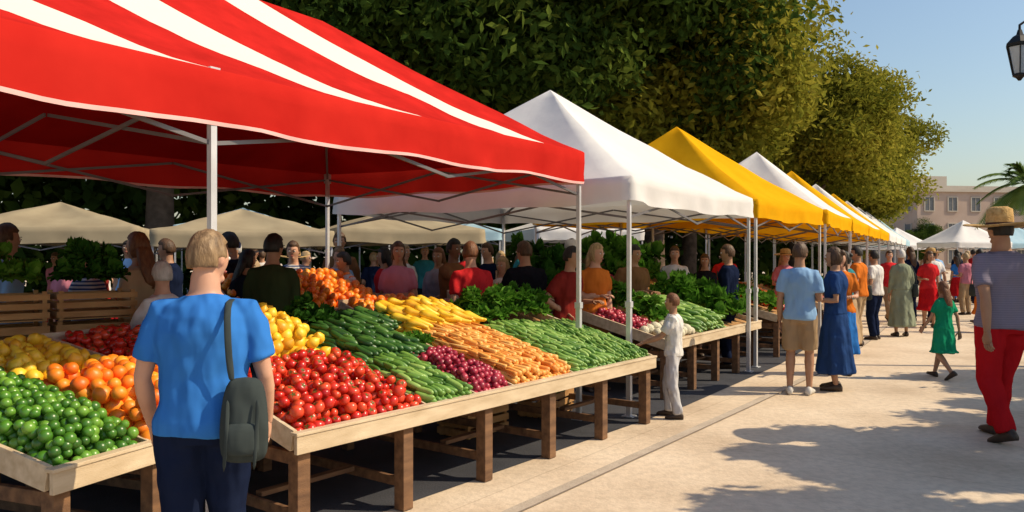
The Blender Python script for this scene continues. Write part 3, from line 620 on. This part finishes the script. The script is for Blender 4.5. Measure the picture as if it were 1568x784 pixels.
P_=[('man',-2.25,7.3,1.80,0,'green','long','trousers','navy',1,'black','short',('down','bent')),
('man',-.40,8.25,1.75,25,'red','short','trousers','navy',0,'auburn','short',('bent','reach')),
('woman',-1.36,9.3,1.76,170,'pink','short','skirt','navy',1,'brown','long',('cross','bent')),
('woman',-2.0,9.6,1.64,130,'pale','long','trousers','navy',1,'black','short',('bent','bent')),
('man',-2.75,9.9,1.78,185,'stripe','short','trousers','navy',0,'brown','short',('reach','bent')),
('man',-3.15,8.9,1.86,100,'black','long','trousers','black',1,'black','short',('bent','down')),
('woman',-2.9,8.4,1.66,-60,'black','long','skirt','black',1,'black','long',('down','down')),
('woman',-.95,10.3,1.70,160,'grey','long','skirt','navy',1,'auburn','long',('bent','down')),
('man',.16,9.0,1.76,10,'black','short','trousers','black',1,'brown','short',('reach','reach')),
('man',.60,8.75,1.70,230,'maroon','short','trousers','navy',1,'black','short',('bent','hip')),
('woman',.98,9.4,1.74,200,'orange','short','skirt','brown',0,'blond','long',('down','cross')),
('man',-4.3,6.55,1.86,-30,'lblue','short','trousers','navy',1,'brown','short',('reach','bent')),
('woman',-3.85,7.1,1.70,120,'stripe','short','trousers','navy',0,'auburn','short',('bent','bent')),
('woman',-3.32,7.0,1.80,70,'tan','long','skirt','brown',1,'auburn','long',('bent','reach')),
('woman',-2.72,6.1,1.55,60,'white','long','skirt','grey',0,'grey','short',('reach','reach')),
('man',-5.3,8.0,1.80,180,'teal','short','trousers','navy',1,'black','short',('bent','bent')),
('woman',-4.6,8.6,1.66,170,'maroon','long','trousers','navy',1,'black','long',('point','bent')),
('man',-2.4,11.0,1.92,170,'brown','long','trousers','navy',1,'brown','short',('bent','bent')),
('woman',-1.6,11.6,1.76,220,'white','short','skirt','teal',0,'blond','long',('down','bent')),
('man',-.3,11.4,1.78,120,'navy','short','trousers','navy',0,'brown','short',('bent','down')),
('woman',.35,11.0,1.68,150,'maroon','long','skirt','black',2,'black','bun',('bent','bent')),
('man',-.75,9.7,1.80,240,'brown','long','trousers','navy',2,'black','short',('bent','point')),
('woman',-1.7,10.5,1.70,100,'red','short','skirt','black',1,'black','long',('bent','bent')),
('man',-3.6,10.2,1.80,150,'white','short','trousers','navy',1,'grey','short',('bent','bent')),
('man',1.6,10.5,1.74,200,'brown','short','trousers','navy',1,'black','short',('bent','cross')),
('man',2.55,12.3,1.74,170,'white','short','trousers','navy',0,'brown','short',('bent','bent')),
('woman',3.1,12.6,1.62,190,'black','long','skirt','black',1,'brown','long',('bent','bent')),
('man',3.7,13.6,1.76,200,'red','short','trousers','navy',1,'black','short',('bent','down')),
('man',3.1,11.2,1.75,60,'navy','long','trousers','navy',1,'brown','short',('down','bent')),
('woman',5.0,14.4,1.7,190,'pink','short','skirt','navy',0,'blond','long',('bent','bent')),
('man',6.95,15.0,1.70,40,'white','short','trousers','navy',1,'black','short',('bent','down')),
('woman',7.75,15.6,1.72,-5,'sage','long','dress','sage',1,'grey','short',('down','down')),
('woman',9.3,17.5,1.70,170,'red','short','skirt','redt',1,'brown','long',('down','bent')),
('man',8.9,18.5,1.72,180,'red','short','trousers','khaki',0,'brown','short',('walkf','walkb')),
('man',10.2,19.0,1.76,0,'white','short','trousers','navy',1,'black','short',('walkf','walkb')),
('woman',9.9,16.4,1.66,180,'white','short','skirt','orange',0,'brown','bun',('down','bent')),
('man',10.9,18.2,1.75,10,'maroon','short','shorts','navy',1,'black','short',('walkb','walkf')),
('woman',5.4,12.6,1.66,60,'teal','short','dress','tan',1,'black','bun',('bent','bent')),
('man',6.2,14.0,1.76,50,'orange','short','trousers','khaki',1,'black','short',('bent','down')),
('woman',-.1,9.75,1.58,150,'white','short','skirt','navy',0,'blond','long',('bent','bent')),
('man',-2.3,10.2,1.72,220,'lblue','short','trousers','navy',0,'sandy','short',('bent','cross')),
('woman',-3.05,10.9,1.66,200,'orange','short','skirt','navy',2,'black','bun',('bent','bent')),
('man',-4.2,9.7,1.80,120,'navy','long','trousers','navy',1,'brown','short',('cross','cross')),
('woman',-5.4,9.6,1.64,190,'pink','short','skirt','black',0,'brown','long',('bent','down')),
('man',.75,10.3,1.82,190,'green','short','trousers','navy',1,'brown','short',('bent','bent')),
('woman',-5.0,7.0,1.60,30,'white','short','skirt','navy',1,'black','long',('reach','bent')),
]
for i,(n,x,y,H,f,t,sl_,bt,bc,sk_,ha,st,ar) in enumerate(P_):
    person(n,x,y,H,f,female=(n=='woman'),top=t,sleeve=sl_,bot=bt,botc=bc,skin=sk_,hair=ha,style=st,arms=ar,vox=.022,legs='walk' if ar[0].startswith('walk') else 'stand',yaw=random.uniform(-35,35),lean=random.uniform(-2,9) if x<2 else random.uniform(-1,3),hem=.2,hat={29:'straw',34:'straw',23:'cap',27:'cap',41:'straw',44:'cap'}.get(i),bag=('bag' if i in (27,31,35,38) else 'tan' if i in(33,) else False),wide=random.uniform(.95,1.12))
rr=random.Random(5)
pts=[]
for i in range(20): pts.append((rr.uniform(-9,2.5),rr.uniform(12.2,18)))
for i in range(32):
    d=rr.uniform(19,44); c=d*.56-1.8; pts.append((c+rr.uniform(.6,4.8)+ (d-19)*.08,d))
for (x,y) in pts:
    fm=rr.random()<.5
    person('woman' if fm else 'man',x,y,rr.uniform(1.56,1.86),rr.choice([0,10,170,190,90,-90]),female=fm,top=rr.choice(['white','red','blue','lblue','pink','orange','teal','tan','white','navy']),sleeve='short',bot='dress' if fm and rr.random()<.4 else 'trousers',botc=rr.choice(['navy','black','khaki','redt','grey','blue']),skin=rr.choice([0,1,1]),hair=rr.choice(['brown','black','blond']),style='long' if fm else 'short',arms=rr.choice([('walkf','walkb'),('bent','down'),('down','down')]),legs=rr.choice(['walk','stand']),vox=.032,hem=.25)
# ------------------------------------------------------------ trees
m_bark=M('bark',[(.07,.045,.03),(.15,.10,.07)],rough=.95,scale=5,bump=.8,bscale=12)
m_lf1=M('foliage_dark',[(.024,.052,.013),(.05,.09,.016),(.14,.18,.03)],scale=.4,island=.45,transl=.3,matte=True)
m_lf2=M('foliage_sunlit_gold',[(.08,.11,.014),(.24,.235,.03),(.44,.38,.06)],scale=.3,island=.45,transl=.42,matte=True)  # sunlight on the right-hand trees put into this lighter, yellower leaf colour
def crown(R,Hc,nb,nl,ls,seed,flat=.8):
    r=np.random.default_rng(seed); cs=[];rs=[]
    for i in range(nb):
        d=r.normal(size=3); d/=np.linalg.norm(d); d[2]=d[2]*.9+.05
        q=d*np.array([R,R,R*flat])*r.uniform(.45,.88); cs.append(q); rs.append(R*r.uniform(.18,.34))
    cs=np.array(cs); rs=np.array(rs)
    ix=r.integers(0,nb,nl); d=r.normal(size=(nl,3)); d/=np.linalg.norm(d,axis=1)[:,None]
    rad=rs[ix]*r.uniform(.35,1.0,nl)**.5*(1+.18*r.normal(size=nl))
    p=cs[ix]+d*rad[:,None]*np.array([1,1,.75]); p[:,2]+=Hc
    a=r.normal(size=(nl,3))*.8+d*.8+np.array([0,0,.3]); a/=np.linalg.norm(a,axis=1)[:,None]; b=np.cross(a,r.normal(size=(nl,3))); b/=np.linalg.norm(b,axis=1)[:,None]; c=np.cross(a,b)
    s=ls*r.uniform(.6,1.3,nl)[:,None]
    v=np.stack([p-b*s*.9,p+c*s*.42+a*s*.1,p+b*s*.9,p-c*s*.42+a*s*.1],1).reshape(-1,3)
    return v,np.arange(nl*4).reshape(-1,4),cs
def tree_mesh(R,Hc,nb,nl,ls,seed,tr,flat=.8):
    v,f,cs=crown(R,Hc,nb,nl,ls,seed,flat); mb=MB(); top=Hc-R*flat*.35
    mb.tube([(0,0,-.1),(.03,0,.4),(.1,.05,top*.5),(0,.1,top),(0,0,Hc+R*.2)],[tr*1.5,tr*1.05,tr*.85,tr*.6,tr*.2],10)
    for c in cs[:14]:
        s=V(0,.05,top*random.uniform(.6,1.0)); q=V(c[0],c[1],c[2]+Hc); mid=s.lerp(q,.5)+V(0,0,-.1*R)
        mb.tube([s,mid,q],[tr*.4,tr*.22,tr*.06],6)
    return (v,f),mb
_tm={}
def tree(key,x,y,rot,sc,mat,name='tree'):
    kk=(key,mat.name)
    if kk not in _tm:
        (v,f),mb=tree_mesh(*TK[key]); o=np_obj('foliage',v,f,mat,smooth=False); t=mb.obj('trunk',m_bark)
        _tm[kk]=(o.data,t.data); D.objects.remove(o); D.objects.remove(t)
    e=empty(name,(x,y,0),rot); e.scale=(sc,)*3
    for nm,me in(('foliage',_tm[kk][0]),('trunk',_tm[kk][1])):
        o=D.objects.new(nm,me); COL.objects.link(o); o.parent=e
TK={'A':(5.2,7.2,75,64000,.145,1,.32,1.0),'B':(5.0,7.6,65,60000,.145,2,.30,1.1),'S':(1.45,3.6,22,12500,.09,3,.07,.42),'T':(1.2,3.5,18,9000,.09,4,.06,.4)}
tree('A',-16,20,0,1.25,m_lf1);tree('B',-9.5,21,1,1.3,m_lf1);tree('A',-3.5,23.5,2,1.3,m_lf1);tree('B',2.2,25,3,1.3,m_lf1);tree('A',5.2,28.5,4,1.2,m_lf2)
tree('B',7.4,33,5,1.12,m_lf2);tree('A',12.8,35.5,.6,.93,m_lf2);tree('B',17.4,41,1.5,.88,m_lf2);tree('A',1,33,1.1,1.5,m_lf1);tree('B',-24,24,2.1,1.4,m_lf1);tree('A',20.5,50,2.3,.8,m_lf2)
off=3.55/math.tan(EL)
for i,(tx,ty,kk,sc) in enumerate([(2.7,6.3,'T',.85),(3.9,6.35,'S',1.0),(5.3,6.3,'S',1.05),(6.8,6.6,'S',1.1),(4.7,7.0,'T',.9),(1.9,4.35,'T',.95),(3.2,4.1,'S',1.05),(4.8,4.3,'S',1.1),(6.3,4.6,'S',1.1),(6.0,10.0,'T',.85),(7.6,10.1,'S',1.0),(5.8,8.3,'T',1.0),(7.2,8.4,'S',1.05),(9.8,13.0,'S',1.0),(12.4,17.5,'S',1.1)]):
    tree(kk,tx+SUNH.x*off*sc,ty+SUNH.y*off*sc,i*1.7,sc,m_lf1,'orange_tree')
r=np.random.default_rng(9); nl=34000
t=r.uniform(0,1,nl)**1.2; p=np.stack([-34+52*t,17+24*t**1.6+r.normal(size=nl)*.8+1.2,r.uniform(0,1,nl)**.8*5.6],1)
a=r.normal(size=(nl,3)); a/=np.linalg.norm(a,axis=1)[:,None]; b_=np.cross(a,r.normal(size=(nl,3))); b_/=np.linalg.norm(b_,axis=1)[:,None]; c=np.cross(a,b_); s=.27*r.uniform(.6,1.3,nl)[:,None]
np_obj('hedge',np.stack([p-b_*s,p+c*s*.6,p+b_*s,p-c*s*.6],1).reshape(-1,3),np.arange(nl*4).reshape(-1,4),m_lf1,smooth=False)
# ------------------------------------------------------------ palm
pe=empty('palm_tree',(16.9,25.5,0)); tb=MB(); tb.tube([(0,0,-.1),(.05,0,1.2),(.1,0,2.6),(.05,0,3.9)],[.26,.19,.17,.2],12); tb.obj('trunk',m_bark,pe)
fr=MB()
for k in range(30):
    a=k*2.399; el=random.uniform(-.3,1.25); L_=random.uniform(1.5,2.2); pts=[]
    for i in range(9):
        t=i/8; out=L_*math.cos(el)*t+ .1; z=3.95+L_*math.sin(el)*t-1.1*t*t
        pts.append(V(math.cos(a)*out,math.sin(a)*out,z))
    fr.tube(pts,[.02*(1-i/10) for i in range(9)],5)
    sd_=V(-math.sin(a),math.cos(a),0)
    for i in range(32):
        t=.12+.86*i/32; q=t*8; i0=min(int(q),7); p=pts[i0].lerp(pts[i0+1],q-i0); dr=(pts[i0+1]-pts[i0]).normalized(); ll=.5*math.sin(math.pi*(t*.8+.15))
        for s in(-1,1):
            tip=p+(sd_*s*.8+dr*.6).normalized()*ll+V(0,0,-.12*ll-.04); fr.add([p-dr*.03,p+dr*.04,tip],[(0,1,2)])
fr.obj('fronds',M('palm_green',[(.07,.13,.03),(.18,.27,.08)],scale=2,transl=.3,matte=True),pe,smooth=False)
# ------------------------------------------------------------ street lamp
le=empty('street_lamp',(7.70,11.3,0)); lb=MB()
lb.tube([(0,0,0),(0,0,.1),(0,0,.12),(0,0,.5),(0,0,.55),(0,0,4.9),(0,0,5.0)],[.16,.16,.11,.09,.06,.045,.03],12)
lb.tube([(0,0,4.75),(-.1,0,4.95),(-.28,0,5.0),(-.38,0,4.93),(-.38,0,4.86)],.018,8)
X=-.38
lb.rings([(X,0,4.62,.185,.185),(X,0,4.66,.19,.19),(X,0,4.76,.10,.10),(X,0,4.79,.05,.05),(X,0,4.86,.03,.03)],6)
for j in range(6):
    t=2*math.pi*j/6; lb.bar((X+.17*math.cos(t),.17*math.sin(t),4.62),(X+.09*math.cos(t),.09*math.sin(t),4.22),.016,.016)
lb.rings([(X,0,4.13,.02,.02),(X,0,4.17,.05,.05),(X,0,4.20,.10,.10),(X,0,4.225,.10,.10)],6)
lb.obj('iron_post',m_dark,le,smooth=False)
gb=MB(); gb.rings([(X,0,4.23,.083,.083),(X,0,4.61,.158,.158)],6); gb.obj('glass',M('lamp_glass',[(.55,.62,.68)],rough=.15,transl=.3),le,smooth=False)
# ------------------------------------------------------------ buildings
m_st=M('stucco_pink',[(.42,.31,.25),(.48,.37,.31)],rough=.9,scale=.6,bump=.2,bscale=4); m_st2=M('stucco_cream',[(.45,.40,.34),(.52,.46,.39)],rough=.9,scale=.6); m_gl=M('window_glass',[(.12,.13,.15)],rough=.15)
def building(x,y,rz,w_,d_,h,fl,mw_,name='stucco_building',ped=True):
    e=empty(name,(x,y,0),rz); a=MB(); a.box((0,0,h/2),(w_,d_,h)); a.obj('walls',mw_,e,smooth=False)
    t=MB(); t.box((0,0,h+.15),(w_+.5,d_+.5,.3)); t.box((0,0,h+.5),(w_-.4,d_-.4,.4)); 
    if ped: t.box((-w_*.2,0,h+1.4),(w_*.3,d_*.4,1.4))
    t.obj('cornice',m_st2,e,smooth=False)
    f_=MB(); g_=MB(); sh=h/fl; n=int(w_/2.6)
    for i in range(fl):
        for j in range(n):
            xx=-w_/2+w_*(j+.5)/n; zz=sh*(i+.5)+.1
            g_.box((xx,-d_/2-.01,zz),(1.0,.03,sh*.5)); 
            for s in(-1,1): f_.box((xx+s*.57,-d_/2-.04,zz),(.12,.1,sh*.5+.2)); f_.box((xx,-d_/2-.04,zz+s*(sh*.25+.06)),(1.02,.12,.12))
            f_.box((xx,-d_/2-.035,zz),(.05,.03,sh*.5-.02))
    n2=int(d_/2.8)
    for i in range(fl):
        for j in range(n2):
            yy=-d_/2+d_*(j+.5)/n2; zz=sh*(i+.5)+.1
            g_.box((-w_/2-.01,yy,zz),(.03,1.0,sh*.5))
            for s in(-1,1): f_.box((-w_/2-.04,yy+s*.57,zz),(.1,.12,sh*.5+.2))
    g_.obj('windows',m_gl,e,smooth=False); f_.obj('window_frames',m_st2,e,smooth=False)
building(50,92,.15,14,12,8.6,3,m_st); building(40,100,.1,10,10,7.0,2,m_st2); building(64,95,.1,12,12,6.5,2,m_st2); building(30,120,0,16,12,8,3,m_st); building(80,110,0,16,12,9,3,m_st); building(55,130,0,16,12,13.5,4,m_st2)
tree('A',58,82,.3,.6,m_lf1); tree('B',66,80,.3,.55,m_lf1); tree('A',36,80,1.3,.5,m_lf2); tree('A',44,84,2.3,.45,m_lf1)
